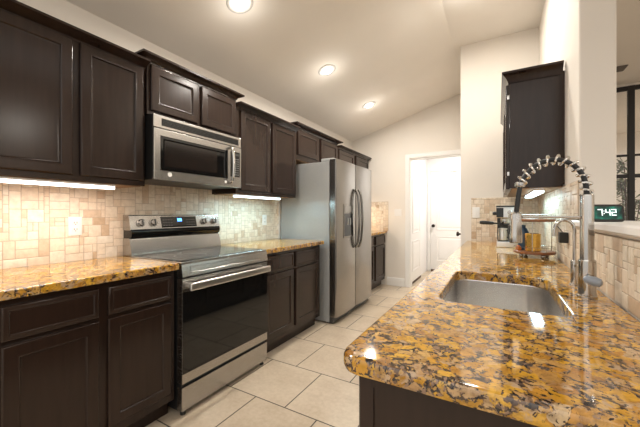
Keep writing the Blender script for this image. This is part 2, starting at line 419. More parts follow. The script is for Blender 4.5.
# far hall door: two panels, the upper with an arched head
def door_leaf(bm, fn, a0, a1, z0, z1, arch=True, th=0.035):
    panel(bm, fn, a0, a1, z0, z1, [(0, -th), (0, 0), ])
    wst = 0.11
    def mould(lo, hi, arched):
        def outline(ins):
            A0, A1, B0, B1 = a0 + wst + ins, a1 - wst - ins, lo + ins, hi - ins
            if not arched: return [(A0, B0), (A1, B0), (A1, B1), (A0, B1)]
            pts = [(A0, B0), (A1, B0)]
            for k in range(9):
                t = k / 8; pts.append((A1 + (A0 - A1) * t, B1 - 0.13 + 0.13 * math.sin(PI * t)))
            return pts
        loft(bm, [[fn(*p, d) for p in outline(i)] for i, d in ((0, -0.001), (0.004, 0.007), (0.016, 0.006), (0.022, 0.0015), (0.05, 0.0015), (0.062, 0.006))])
    mould(z0 + 0.18, z0 + 0.70, False); mould(z0 + 0.83, z1 - 0.13, arch)
bm = NB(); door_leaf(bm, mapB(YH - 0.012), -1.215, -0.455, 0.035, 2.06); d1 = struct('door_1', bm, 'trim')
bm = NB(); box(bm, -1.21, -1.10, YH - 0.045, YH - 0.012, 0.004, 0.045, 0.003); part('door_sweep', bm, 'sweep', d1, 'brown door sweep')
bm = NB(); lathe(bm, (-1.165, YH - 0.012, 0.945), [(0.032, 0.0), (0.032, -0.006), (0.012, -0.012), (0.012, -0.035), (0.026, -0.042), (0.030, -0.055), (0.022, -0.066), (0.004, -0.068)], 'y', 20); part('door_knob', bm, 'bronze', d1, 'dark bronze knob')
bm = NB()
for hx in (-0.80, -0.72):
    tube(bm, [(hx, YH - 0.05, 2.07), (hx, YH - 0.055, 1.95), (hx, YH - 0.075, 1.90), (hx, YH - 0.10, 1.92)], 0.005, 8)
box(bm, -0.83, -0.69, YH - 0.058, YH - 0.05, 1.985, 2.0); box(bm, -0.83, -0.69, YH - 0.058, YH - 0.005, 2.058, 2.064)
solo('over_door_hook', bm, 'white', 'white wire double hook hung over the top of the closed arched-panel door', 'hook', (-0.76, YH - 0.05, 1.9))
bm = NB(); casing(bm, -1.222, -0.448, 2.07, YH, 0.06); struct('trim_3', bm, 'trim')
# open door leaf lying against the hall side, hinged at the doorway
bm = NB(); fnR = lambda a, b_, d: (-1.262 + d, a, b_)
door_leaf(bm, fnR, YB + 0.135, YB + 0.90, 0.03, 2.06); d2 = struct('door_2', bm, 'trim')
bm = NB(); box(bm, -1.292, -1.255, YB + 0.14, YB + 0.90, 0.003, 0.04, 0.003); part('door_sweep', bm, 'sweep', d2, 'brown door sweep')
# side door in the return of the alcove wall: only its knob peeks out past the corner
bm = NB(); fnL = lambda a, b_, d: (-0.357 - d, a, b_)
door_leaf(bm, fnL, YA + 0.12, YA + 0.90, 0.02, 2.05); d3 = struct('door_3', bm, 'trim')
bm = NB(); lathe(bm, (-0.357, YA + 0.19, 0.965), [(0.03, 0), (0.03, 0.006), (0.011, 0.01), (0.011, 0.03), (0.026, 0.036), (0.028, 0.05), (0.02, 0.06), (0.003, 0.062)], '-x', 20); part('door_knob', bm, 'bronze', d3, 'dark bronze knob')

# neighbouring room seen past the wall end
bm = NB(); box(bm, 0.62, 4.5, -0.4, 8.6, 2.74, 2.84); struct('ceiling_next_room', bm, 'ceil')
bm = NB(); box(bm, 0.485, 1.13, 5.0, 5.1, 0, 2.74); box(bm, 2.9, 4.5, 5.0, 5.1, 0, 2.74); box(bm, 1.12, 2.91, 5.0, 5.1, 2.715, 2.74); struct('wall_next_room', bm, 'wall')
bm = NB(); box(bm, 0.6, 4.5, 8.0, 8.1, 0, 2.74); struct('wall_far', bm, 'wall')
bm = NB(); box(bm, 4.4, 4.5, -0.4, 8.0, 0, 2.74); struct('wall_next_side', bm, 'wall')
bm = NB()
for x in (1.150, 1.362, 1.93, 2.5, 2.875): box(bm, x - 0.03, x + 0.03, 4.985, 5.03, 0.002, 2.712, 0.004)
for z, h in ((2.685, 0.026), (1.645, 0.022), (1.89, 0.012), (0.06, 0.05), (0.9, 0.022)): box(bm, 1.13, 2.9, 4.99, 5.025, z - h, z + h, 0.003)
wi = struct('window_1', bm, 'iron')
bm = NB(); box(bm, 1.13, 2.89, 5.004, 5.010, 0.02, 2.70); struct('pane', bm, 'glass', wi)
bm = NB()
box(bm, 0.86, 1.165, 4.35, 4.50, 2.730, 2.74, 0.003)
for k in range(6): box(bm, 0.87, 1.155, 4.36 + k * 0.024, 4.372 + k * 0.024, 2.726, 2.732)
solo('air_vent', bm, 'vent', 'small grey louvred air vent in the ceiling past the bright wall end', 'vent', (1.01, 4.42, 2.74))

# ================================================================== CABINETS
XUF = -1.955   # upper cabinet face frame
def crown(bm, xf, y0, y1, zb, zt, out, lret=True, rret=True, sgn=1, xw=XW + 0.0095):
    """crown moulding with mitred returns back to the wall"""
    pr = [(0.0, zb), (0.006, zb), (0.010, zb + 0.012), (out * 0.45, zb + (zt - zb) * 0.45), (out * 0.86, zt - 0.016), (out, zt - 0.013), (out, zt), (0.0, zt)]
    stations = []
    if lret: stations.append(lambda e, z: (xw, y0 - e, z))
    stations.append(lambda e, z: (xf + sgn * e, y0 - (e if lret else 0), z))
    stations.append(lambda e, z: (xf + sgn * e, y1 + (e if rret else 0), z))
    if rret: stations.append(lambda e, z: (xw, y1 + e, z))
    loft(bm, [[s(e, z) for e, z in pr] for s in stations]); return bm
def upper(label, y0, y1, z0, z1, doors, xf=XUF, ctop=None, cout=0.065, lret=False, rret=False, dz=None, group='dark wood wall cabinets along the range wall'):
    t = thing('upper_cabinet', label, 'cabinet', (XW, (y0 + y1) / 2, z0), group)
    bm = NB(); box(bm, XW + 0.0095, xf, y0, y1, z0, z1, 0.0015, 1); part('body', bm, 'wood', t)
    bm = NB(); box(bm, XW + 0.02, xf - 0.02, y0 + 0.015, y1 - 0.015, z0 - 0.003, z0 + 0.002); part('underside', bm, 'woodin', t, 'paler brown underside')
    for a, b_ in doors:
        bm = NB(); d0, d1_ = dz if dz else (z0 + 0.03, z1 - 0.02)
        panel(bm, mapL(xf), a, b_, d0, d1_, DOOR); part('door', bm, 'wood', t)
    bm = NB(); crown(bm, xf, y0, y1, z1 if (lret and rret) else z1 - 0.012, ctop if ctop else z1 + 0.04, cout, lret, rret); part('crown_moulding', bm, 'wood', t)
    return t
upper('large dark wood wall cabinet above the warm strip light, first in from the photo edge', 0.375, 1.148, 1.374, 2.128, [(0.411, 0.758), (0.790, 1.132)], ctop=2.166, dz=(1.404, 2.12))
upper('short dark wood two-door cabinet directly above the microwave', 1.150, 1.921, 1.835, 2.169, [(1.168, 1.528), (1.556, 1.905)], xf=-1.935, ctop=2.215, cout=0.05, lret=True, rret=True, dz=(1.862, 2.155))
upper('tall dark wood cabinet above the cool strip light between microwave and fridge', 1.935, 2.845, 1.374, 2.11, [(1.985, 2.385), (2.420, 2.828)], ctop=2.155, dz=(1.404, 2.10))
upper('short dark wood cabinet mounted over the refrigerator', 2.850, 3.865, 1.81, 2.160, [(2.872, 3.325), (3.392, 3.848)], ctop=2.205, lret=True, rret=True, dz=(1.862, 2.145))
upper('short dark wood wall cabinet just beyond the refrigerator top', 3.872, 4.458, 1.81, 2.115, [(3.90, 4.42)], ctop=2.157, dz=(1.84, 2.105))
upper('dark wood wall cabinet in the corner at the back wall', 4.460, YB - 0.008, 1.40, 2.115, [(4.50, 5.035)], ctop=2.157, dz=(1.43, 2.105))

XBF = -1.66
def base(label, y0, y1, bays, z1=0.868):
    t = thing('base_cabinet', label, 'cabinet', (XW, (y0 + y1) / 2, 0), 'dark wood floor cabinets along the range wall')
    bm = NB(); box(bm, XW + 0.0095, XBF, y0, y1, 0.10, z1, 0.0015, 1); part('body', bm, 'wood', t)
    bm = NB(); box(bm, XW + 0.0095, XBF - 0.06, y0, y1, 0.0, 0.101); part('toe_kick', bm, 'wood', t)
    for a, b_ in bays:
        bm = NB(); panel(bm, mapL(XBF), a, b_, 0.702, 0.842, DRAWER); part('drawer', bm, 'wood', t)
        bm = NB(); panel(bm, mapL(XBF), a, b_, 0.150, 0.686, DOOR); part('door', bm, 'wood', t)
    return t
base('dark wood base cabinet with two drawers, on the near side of the range', 0.375, 1.150, [(0.411, 0.747), (0.786, 1.122)])
base('dark wood base cabinet with two drawers between range and refrigerator', 1.937, 2.868, [(1.955, 2.362), (2.395, 2.825)])
base('dark wood base cabinet beyond the refrigerator, against the back wall', 4.04, YB - 0.012, [(4.07, 4.50), (4.58, 5.035)])

def slab(bm, x0, x1, y0, y1, z0, z1, r):
    e = 0.010
    st = [(e, z0), (0.003, z0 + 0.003), (0, z0 + e), (0, z1 - e), (0.003, z1 - 0.003), (e, z1)]
    loft(bm, [[(x, y, z) for x, y in rrect(x0, x1, y0, y1, r, i)] for i, z in st])
for y0, y1, lb in ((0.36, 1.152, 'gold granite countertop below the warm strip light, up to the range'), (1.936, 2.885, 'gold granite countertop between the range and the refrigerator'), (4.035, YB - 0.012, 'short piece of gold granite countertop beyond the refrigerator')):
    bm = NB(); slab(bm, XW + 0.009, -1.615, y0, y1, 0.869, 0.91, 0.004); solo('countertop', bm, 'granite', lb, 'countertop', (-1.94, (y0 + y1) / 2, 0.869))

# ================================================================== SINK RUN
SX0, SX1, SY0, SY1 = -0.18, 0.185, 1.10, 1.715
CX0, CX1, CY0, CY1 = -0.292, XR - 0.009, 0.574, YA - 0.009
bm = NB()
e = 0.012
OUT = lambda i: rrect(CX0, CX1, CY0, CY1, (0.045, 0.004, 0.004, 0.004), i, 8)
INN = lambda i: rrect(SX0, SX1, SY0, SY1, (0.06, 0.045, 0.09, 0.06), -i, 8)
zt, zb = 0.91, 0.869
def ring(pts, z): return [bm.verts.new((x, y, z)) for x, y in pts]
def strip(a, b_):
    n = len(a)
    for i in range(n): bm.faces.new((a[i], a[(i + 1) % n], b_[(i + 1) % n], b_[i]))
orings = [ring(OUT(i), z) for i, z in ((e, zb), (0.004, zb + 0.004), (0, zb + e), (0, zt - e), (0.0035, zt - 0.0035), (e, zt))]
irings = [ring(INN(i), z) for i, z in ((0.002, zb), (0, zb + 0.003), (0, zt - 0.008), (0.002, zt - 0.002), (0.008, zt))]
for rr in (orings, irings):
    for a, b_ in zip(rr, rr[1:]): strip(a, b_)
for o_, i_ in ((orings[-1], irings[-1]), (orings[0], irings[0])):
    ed = []
    for lp_ in (o_, i_):
        for k in range(len(lp_)):
            ee = bm.edges.get((lp_[k], lp_[(k + 1) % len(lp_)])); ed.append(ee)
    bmesh.ops.triangle_fill(bm, use_beauty=True, edges=ed)
solo('countertop', bm, 'granite', 'long gold granite countertop holding the sink and faucet', 'countertop', (0.03, 2.0, 0.869), smooth=30)

t = thing('sink_base_cabinet', 'dark wood cabinet run carrying the sink countertop', 'cabinet', (0.03, 2.1, 0))
XI = -0.252
bm = NB(); panel(bm, mapB(0.606), XI + 0.002, XR - 0.02, 0.10, 0.868, [(0, -0.018), (0, 0), (0.027, 0), (0.027, -0.004), (0.03, -0.004)]); part('end_panel', bm, 'wood', t)
bm = NB(); box(bm, XI, XI + 0.020, 0.624, YA - 0.002, 0.10, 0.868); part('face_frame', bm, 'wood', t)
bm = NB(); box(bm, XI + 0.06, XI + 0.075, 0.66, YA - 0.002, 0, 0.10); box(bm, XI + 0.06, XR - 0.02, 0.66, 0.675, 0, 0.10); part('toe_kick', bm, 'wood', t)
for a, b_ in ((0.64, 1.02), (1.06, 1.40), (1.43, 1.77), (1.82, 2.40), (2.44, 3.0), (3.04, 3.62)):
    bm = NB(); panel(bm, mapR(XI), a, b_, 0.150, 0.686, DOOR); part('door', bm, 'wood', t)
    bm = NB(); panel(bm, mapR(XI), a, b_, 0.702, 0.842, DRAWER); part('drawer_front', bm, 'wood', t)

t = thing('kitchen_sink', 'stainless steel undermount sink basin set in the gold granite countertop', 'sink', (0.0, 1.41, 0.868))
def RR(i): return rrect(SX0, SX1, SY0, SY1, (0.06, 0.045, 0.09, 0.06), i, 8)
bm = NB()
st = [(-0.030, 0.8685), (-0.030, 0.864), (-0.003, 0.864), (-0.003, 0.8685), (0.002, 0.864), (0.003, 0.72), (0.010, 0.695), (0.030, 0.682), (0.10, 0.680), (0.15, 0.678)]
st = [(-0.030, 0.8685), (-0.005, 0.8685), (-0.002, 0.864), (0.000, 0.73), (0.006, 0.70), (0.02, 0.687), (0.05, 0.683), (0.13, 0.680)]
loft(bm, [[(x, y, z) for x, y in RR(i)] for i, z in st], False, True); part('basin', bm, 'steelsink', t)
bm = NB(); lathe(bm, (0.0, 1.41, 0.6805), [(0.042, 0), (0.042, 0.003), (0.034, 0.004), (0.026, 0.001), (0.003, 0.001)]); part('drain', bm, 'chrome', t)

# pull-down spring faucet
FX, FY = 0.267, 1.392
t = thing('kitchen_faucet', 'tall brushed steel spring faucet with coiled arch at the sink', 'faucet', (FX, FY, 0.91))
bm = NB(); lathe(bm, (FX, FY, 0.9105), [(0.029, 0), (0.029, 0.006), (0.0255, 0.009), (0.0255, 0.125), (0.023, 0.13)]); part('base', bm, 'chrome', t)
bm = NB(); lathe(bm, (FX, FY, 1.040), [(0.0195, 0), (0.0195, 0.222), (0.017, 0.226)]); part('column', bm, 'chrome', t)
arc = [(0.266, 1.262), (0.264, 1.30), (0.252, 1.342), (0.224, 1.376), (0.187, 1.394), (0.152, 1.392), (0.118, 1.376), (0.093, 1.35), (0.079, 1.325), (0.073, 1.308)]
def spline(pts, n):
    out = []
    for i in range(len(pts) - 1):
        p0, p1, p2, p3 = [Vector(pts[max(0, min(len(pts) - 1, k))]) for k in (i - 1, i, i + 1, i + 2)]
        for k in range(n):
            u = k / n
            out.append(0.5 * ((2 * p1) + (p2 - p0) * u + (2 * p0 - 5 * p1 + 4 * p2 - p3) * u * u + (3 * p1 - p0 - 3 * p2 + p3) * u ** 3))
    out.append(Vector(pts[-1])); return out
sp = spline(arc, 40)
bm = NB(); tube(bm, [(p.x, FY, p.y) for p in sp[::10]] + [(0.067, FY, 1.27), (0.060, FY, 1.205)], 0.0085, 10); part('hose', bm, 'black', t, 'black inner hose')
L = [0]
for a, b_ in zip(sp, sp[1:]): L.append(L[-1] + (b_ - a).length)
turns = L[-1] / 0.026; hp = []
for i, p in enumerate(sp):
    tg = (sp[min(i + 1, len(sp) - 1)] - sp[max(i - 1, 0)]).normalized(); nx_, nz_ = -tg.y, tg.x
    ph = 2 * PI * turns * L[i] / L[-1]
    hp.append((p.x + nx_ * 0.0160 * math.cos(ph), FY + 0.0160 * math.sin(ph), p.y + nz_ * 0.0160 * math.cos(ph)))
bm = NB(); tube(bm, hp, 0.0040, 8); part('spring', bm, 'chrcoil', t, 'bright coiled spring')
bm = NB(); lathe(bm, (0.0715, FY, 1.300), [(0.014, 0), (0.017, 0.004), (0.017, 0.016), (0.012, 0.02)]); part('collar', bm, 'chrome', t)
bm = NB(); lathe(bm, (0.0575, FY, 1.088), [(0.019, 0), (0.0215, 0.004), (0.0215, 0.03), (0.0195, 0.05), (0.0195, 0.112), (0.014, 0.117)]); sh = part('spray_head', bm, 'chrome', t)
bm = NB(); box(bm, 0.034, 0.040, FY - 0.008, FY + 0.008, 1.12, 1.155, 0.002); part('spray_button', bm, 'dark', sh)
bm = NB(); tube(bm, [(FX - 0.012, FY, 1.187), (0.081, FY, 1.187)], 0.0042, 10); lathe(bm, (0.0575, FY, 1.180), [(0.0200, 0), (0.0235, 0), (0.0235, 0.014), (0.0200, 0.014)], seg=24); part('support_arm', bm, 'chrome', t)
bm = NB(); tube(bm, [(FX + 0.004, FY - 0.015, 0.975), (FX + 0.010, FY - 0.048, 0.975)], [0.017, 0.016], 16); lv = part('lever', bm, 'chrome', t)
bm = NB(); tube(bm, [(FX - 0.018, FY - 0.046, 0.983), (FX - 0.012, FY - 0.048, 0.981), (FX + 0.008, FY - 0.052, 0.975), (FX + 0.024, FY - 0.055, 0.971), (FX + 0.029, FY - 0.056, 0.970)], [0.005, 0.012, 0.0165, 0.014, 0.005], 14); part('lever_grip', bm, 'leverblue', lv, 'blue-grey oval lever grip')

GX, GY = 0.268, 1.60
t = thing('filter_faucet', 'small gooseneck water filter tap behind the tall spring faucet', 'faucet', (GX, GY, 0.91))
bm = NB(); lathe(bm, (GX, GY, 0.9105), [(0.018, 0), (0.018, 0.005), (0.0135, 0.008), (0.0135, 0.095), (0.010, 0.10)]); part('base', bm, 'chrome', t)
bm = NB(); pts = [(GX, GY, 1.005), (GX, GY, 1.12)] + [(GX - 0.032 + 0.032 * math.cos(a * PI / 10), GY, 1.135 + 0.038 * math.sin(a * PI / 10)) for a in range(0, 11)] + [(GX - 0.066, GY, 1.105)]
tube(bm, pts, 0.0062, 12); part('spout', bm, 'chrome', t)
bm = NB(); tube(bm, [(GX, GY - 0.012, 0.99), (GX, GY - 0.045, 1.0)], 0.005, 10); part('lever', bm, 'chrome', t)

# plug-in power adapter on the tiled wall, with its cord looping up
bm = NB(); box(bm, XR - 0.048, XR - 0.0075, 2.165, 2.215, 1.035, 1.095, 0.004)
pa = solo('power_adapter', bm, 'black', 'small black plug-in adapter on the tiled wall behind the filter tap', 'adapter', (XR - 0.03, 2.19, 1.035))
bm = NB(); tube(bm, [(x, y, z) for x, y, z in spline([(XR - 0.03, 2.19, 1.094), (XR - 0.045, 2.19, 1.115), (XR - 0.066, 2.17, 1.145), (XR - 0.060, 2.10, 1.165), (XR - 0.045, 2.02, 1.172), (XR - 0.02, 1.945, 1.172), (XR + 0.02, 1.90, 1.1695), (XR + 0.05, 1.78, 1.1695)], 6)], 0.0022, 8); part('cord', bm, 'black', pa)

# ------------------------------------------------------------------ cabinet over the sink run
t = thing('upper_cabinet', 'dark wood wall cabinet hanging alone over the sink countertop', 'cabinet', (XR, 2.95, 1.36))
UY0, UY1, UXF, UZ0, UZ1 = 2.33, 3.55, 0.062, 1.362, 2.065
bm = NB(); box(bm, UXF, XR - 0.0095, UY0, UY1, UZ0, UZ1, 0.002, 1); part('body', bm, 'wood', t)
bm = NB(); box(bm, XR - 0.024, XR - 0.001, UY0 - 0.006, UY0 + 0.002, UZ0 + 0.012, UZ1 - 0.01, 0.002); part('scribe_strip', bm, 'wood', t)
bm = NB(); box(bm, UXF + 0.015, XR - 0.01, UY0 + 0.012, UY1 - 0.012, UZ0 - 0.003, UZ0 + 0.002); part('underside', bm, 'woodin', t, 'paler brown underside')
for a, b_ in ((UY0 + 0.02, 2.92), (2.96, UY1 - 0.02)):
    bm = NB(); panel(bm, mapR(UXF), a, b_, UZ0 - 0.005, UZ1 - 0.03, DOOR); d = part('door', bm, 'wood', t)
    if a < 2.5:
        for z in (UZ0 + 0.08, UZ1 - 0.13):
            bm = NB(); box(bm, UXF - 0.012, UXF + 0.003, UY0 + 0.002, UY0 + 0.021, z, z + 0.028, 0.003); part('hinge', bm, 'chrome', d, 'silver hinge')
bm = NB(); crown(bm, UXF, UY0, UY1, UZ1 - 0.03, UZ1 + 0.037, 0.042, True, False, -1, XR - 0.0095); part('crown_moulding', bm, 'wood', t)

# ================================================================== STRIP LIGHTS
def striplight(label, x0, x1, y0, y1, z, mat, watt, col):
    t = thing('strip_light', label, 'light', ((x0 + x1) / 2, (y0 + y1) / 2, z), 'strip lights under the wall cabinets')
    bm = NB(); box(bm, x0, x1, y0, y1, z - 0.012, z, 0.002); part('housing', bm, 'white', t)
    bm = NB(); box(bm, x0 + 0.001, x1 - 0.001, y0 + 0.004, y1 - 0.004, z - 0.026, z - 0.0115, 0.003); part('diffuser', bm, mat, t)
    ld = bpy.data.lights.new('strip_lamp', 'AREA'); ld.shape = 'RECTANGLE'; ld.size = x1 - x0; ld.size_y = y1 - y0; ld.energy = watt; ld.color = col
    lo = bpy.data.objects.new('strip_lamp', ld); C.objects.link(lo); lo.parent = t; lo.location = (0, 0, -0.029)
striplight('warm white strip light under the big cabinet near the duplex outlet', -2.015, -1.975, 0.40, 0.985, 1.371, 'warm', STRIP_WARM_W, (1.0, 0.86, 0.76))
striplight('cool white strip light under the tall cabinet beside the fridge', -2.015, -1.975, 1.96, 2.60, 1.371, 'cool', STRIP_COOL_W, (0.50, 0.86, 1.0))
striplight('cool white strip light under the cabinet over the sink countertop', 0.20, 0.255, 2.42, 3.2, 1.359, 'cool', 1.7, (0.50, 0.86, 1.0))
striplight('strip light glowing on the tiles past the refrigerator', -2.145, -2.105, 4.50, 5.0, 1.397, 'warm', 3.0, (1.0, 0.88, 0.70))

# ================================================================== MICROWAVE
XM = -1.872; MY0, MY1, MZ0, MZ1 = 1.153, 1.915, 1.415, 1.830
t = thing('microwave', 'stainless over-the-range microwave with black window', 'microwave', (XW, 1.534, MZ0))
bm = NB(); box(bm, XW + 0.005, XM - 0.012, MY0, MY1, MZ0, MZ1, 0.004); part('body', bm, 'black', t, 'black casing')
bm = NB(); box(bm, XM - 0.014, XM, MY0, MY1, 1.748, MZ1, 0.004); vt = part('top_trim', bm, 'steel', t)
bm = NB(); box(bm, XM - 0.004, XM + 0.0015, MY0 + 0.055, MY1 - 0.03, 1.765, 1.812); part('vent_grille', bm, 'black', vt, 'black vent slot')
bm = NB()
for k in range(5): box(bm, XM, XM + 0.004, MY0 + 0.06, MY1 - 0.035, 1.769 + k * 0.009, 1.773 + k * 0.009)
part('vent_louvre', bm, 'black', vt)
bm = NB(); box(bm, XM - 0.014, XM + 0.004, MY0, MY1, MZ0, 1.744, 0.006); d = part('door', bm, 'steel', t)
bm = NB(); panel(bm, mapL(XM + 0.004), 1.198, 1.765, 1.478, 1.700, [(0, -0.001), (0, 0.0015), (0.004, 0.002), (0.026, 0.002), (0.03, 0.0008)]); part('window_surround', bm, 'bglass', d, 'glossy black window surround')
bm = NB(); panel(bm, mapL(XM + 0.0055), 1.225, 1.655, 1.508, 1.672, [(0, -0.001), (0, 0.001), (0.004, 0.0012)]); part('window', bm, 'mwglass', d, 'smoky door window')
bm = NB(); panel(bm, mapL(XM + 0.004), 1.795, 1.895, 1.500, 1.705, [(0, -0.001), (0, 0.002), (0.004, 0.0025)]); kp = part('keypad', bm, 'bglass', t, 'black keypad')
bm = NB()
for r_ in range(8):
    for c_ in range(3): box(bm, XM + 0.006, XM + 0.0075, 1.818 + c_ * 0.024, 1.831 + c_ * 0.024, 1.515 + r_ * 0.018, 1.521 + r_ * 0.018)
part('key_legends', bm, 'key', kp)
bm = NB(); box(bm, XM + 0.0062, XM + 0.0072, 1.812, 1.882, 1.672, 1.690); part('display', bm, 'dark', kp)
bm = NB(); hz = [(1.452, 0.006), (1.456, 0.030), (1.50, 0.046), (1.59, 0.052), (1.68, 0.046), (1.722, 0.030), (1.726, 0.006)]
for k in range(len(hz) - 1): pass
tube(bm, [(XM + d_, 1.782, z_) for z_, d_ in [(p.x, p.y) for p in spline(hz, 5)]], 0.0125, 12); part('handle', bm, 'chrome', d, 'bowed steel door handle')
bm = NB(); lathe(bm, (XM + 0.004, 1.262, 1.455), [(0.015, 0), (0.015, 0.002), (0.012, 0.003), (0.010, 0.002), (0.002, 0.0025)], 'x', 20); part('logo_badge', bm, 'white', d, 'round grey badge')
bm = NB(); lathe(bm, (XM + 0.004, 1.742, 1.45), [(0.011, 0), (0.011, 0.002), (0.009, 0.003), (0.001, 0.003)], 'x', 18); part('emblem', bm, 'white', d)

# ================================================================== RANGE
XS = -1.60; RY0, RY1 = 1.160, 1.928
t = thing('kitchen_range', 'stainless electric range with black glass oven door', 'oven', (XW, 1.545, 0))
bm = NB(); box(bm, -2.21, XS - 0.045, RY0 + 0.003, RY1 - 0.003, 0.028, 0.90, 0.003); part('body', bm, 'black', t, 'black side casing')
bm = NB(); box(bm, -2.16, XS - 0.008, RY0, RY1, 0.899, 0.914, 0.005); part('cooktop_frame', bm, 'steel', t)
bm = NB(); box(bm, -2.14, XS - 0.035, RY0 + 0.016, RY1 - 0.016, 0.912, 0.917, 0.002); ct = part('cooktop', bm, 'cookglass', t, 'black glass cooktop')
for bx, by, br in ((-1.80, 1.37, 0.105), (-1.80, 1.74, 0.085), (-2.02, 1.36, 0.08), (-2.02, 1.74, 0.10)):
    bm = NB(); lathe(bm, (bx, by, 0.9168), [(br, 0), (br, 0.0006), (br - 0.004, 0.0006), (br - 0.004, 0.0)], seg=40, cap0=False, cap1=False); part('burner_ring', bm, 'slot', ct)
# front control rail
bm = NB(); prism(bm, [(XS - 0.05, 0.824), (XS + 0.002, 0.824), (XS + 0.004, 0.828), (XS - 0.008, 0.898), (XS - 0.012, 0.901), (XS - 0.05, 0.901)], lambda a, b_: (a, RY0, b_), lambda a, b_: (a, RY1, b_))
fr = part('front_rail', bm, 'steel', t)
bm = NB(); panel(bm, lambda a, b_, d: (XS + 0.0035 - 0.17 * (b_ - 0.828) + d, a, b_), RY0 + 0.06, RY1 - 0.06, 0.842, 0.884, [(0, -0.001), (0, 0.003), (0.003, 0.003), (0.005, 0.0005), (0.008, 0.0005)]); part('rail_emboss', bm, 'steel', fr)
# oven door
bm = NB(); box(bm, XS - 0.05, XS, RY0, RY1, 0.195, 0.815, 0.004); od = part('oven_door', bm, 'steel', t)
bm = NB(); box(bm, XS - 0.01, XS + 0.0025, RY0 + 0.002, RY1 - 0.002, 0.253, 0.735, 0.002); part('oven_window', bm, 'bglass', od, 'black glass oven window')
bm = NB()
hy0, hy1 = RY0 + 0.02, RY1 - 0.02
box(bm, XS + 0.034, XS + 0.056, hy0, hy1, 0.745, 0.793, 0.010, 3)
for y_ in (hy0 + 0.03, hy1 - 0.03): box(bm, XS - 0.002, XS + 0.04, y_ - 0.012, y_ + 0.012, 0.757, 0.785, 0.004)
part('handle', bm, 'steelb', od, 'wide steel oven handle')
bm = NB(); box(bm, XS - 0.05, XS - 0.002, RY0, RY1, 0.034, 0.175, 0.005); part('drawer', bm, 'steel', t)
bm = NB(); box(bm, XS - 0.05, XS - 0.018, RY0 + 0.004, RY1 - 0.004, 0.17, 0.20); part('drawer_gap', bm, 'black', t)
for y_ in (RY0 + 0.03, RY1 - 0.03):
    for x_ in (XS - 0.035, -2.15):
        bm = NB(); lathe(bm, (x_, y_, 0.0), [(0.016, 0), (0.016, 0.02), (0.01, 0.035)], seg=16); part('foot', bm, 'black', t)
# backguard: lower riser, dark gap and leaning control panel
def sweepY(bm, pr, y0, y1): prism(bm, pr, lambda a, b_: (a, y0, b_), lambda a, b_: (a, y1, b_)); return bm
bm = NB(); sweepY(bm, [(-2.235, 0.905), (-2.128, 0.905), (-2.130, 0.940), (-2.150, 1.020), (-2.158, 1.030), (-2.235, 1.030)], RY0, RY1); bgd = part('backguard', bm, 'steel', t)
bm = NB(); sweepY(bm, [(-2.235, 1.026), (-2.160, 1.026), (-2.143, 1.034), (-2.134, 1.060), (-2.138, 1.086), (-2.235, 1.090)], RY0 + 0.004, RY1 - 0.004); part('vent_channel', bm, 'bglass', bgd, 'black rounded channel')
pp = [(-2.235, 1.086), (-2.146, 1.084), (-2.141, 1.090), (-2.165, 1.183), (-2.172, 1.190), (-2.235, 1.190)]
bm = NB(); sweepY(bm, pp, RY0, RY1); cp = part('control_panel', bm, 'steel', t)
nx, nz = 0.978, 0.208
def cpt(y, s, d): # s along the panel height 0..1
    return (-2.1425 - 0.0225 * s + nx * d, y, 1.090 + 0.093 * s + nz * d)
bm = NB(); loft(bm, [[cpt(a, s, d) for a, s in ((1.385, 0.06), (1.690, 0.06), (1.690, 0.93), (1.385, 0.93))] for d in (-0.002, 0.002)]); dp = part('display', bm, 'bglass', cp, 'black glass display')
bm = NB()
for k, (a0, a1) in enumerate(((1.520, 1.526), (1.530, 1.541), (1.546, 1.557))):
    loft(bm, [[cpt(a, s, d) for a, s in ((a0, 0.52), (a1, 0.52), (a1, 0.78), (a0, 0.78))] for d in (0.0018, 0.0028)])
part('clock_digits', bm, 'lcd', dp, 'glowing blue digits')
bm = NB()
for o_ in (1.40, 1.60):
    bm = NB()
    for r_ in range(3):
        for c_ in range(4):
            a0 = o_ + c_ * 0.021; s0 = 0.2 + r_ * 0.22
            loft(bm, [[cpt(a, s, d) for a, s in ((a0, s0), (a0 + 0.010, s0), (a0 + 0.010, s0 + 0.05), (a0, s0 + 0.05))] for d in (0.0018, 0.0024)])
    part('button_legends', bm, 'slot', dp)
for y_ in (1.235, 1.325, 1.765, 1.868):
    kb = NB(); ax = Vector((nx, 0, nz)); c0 = Vector(cpt(y_, 0.48, 0.0))
    tube(kb, [c0, c0 + ax * 0.004, c0 + ax * 0.0045, c0 + ax * 0.024, c0 + ax * 0.027], [0.029, 0.029, 0.0245, 0.022, 0.018], 22); kn = part('knob', kb, 'steel', cp)
    kb = NB(); box(kb, 0, 0.006, y_ - 0.004, y_ + 0.004, -0.02, 0.02, 0.002)
    R_ = Matrix.Rotation(-math.atan2(nz, nx), 4, 'Y')
    for v in kb.verts:
        q = R_ @ Vector((v.co.x, 0, v.co.z)); v.co = Vector((q.x, v.co.y, q.z)) + Vector((c0.x, 0, c0.z)) + ax * 0.026
    part('knob_grip', kb, 'dark', kn, 'dark grip bar')

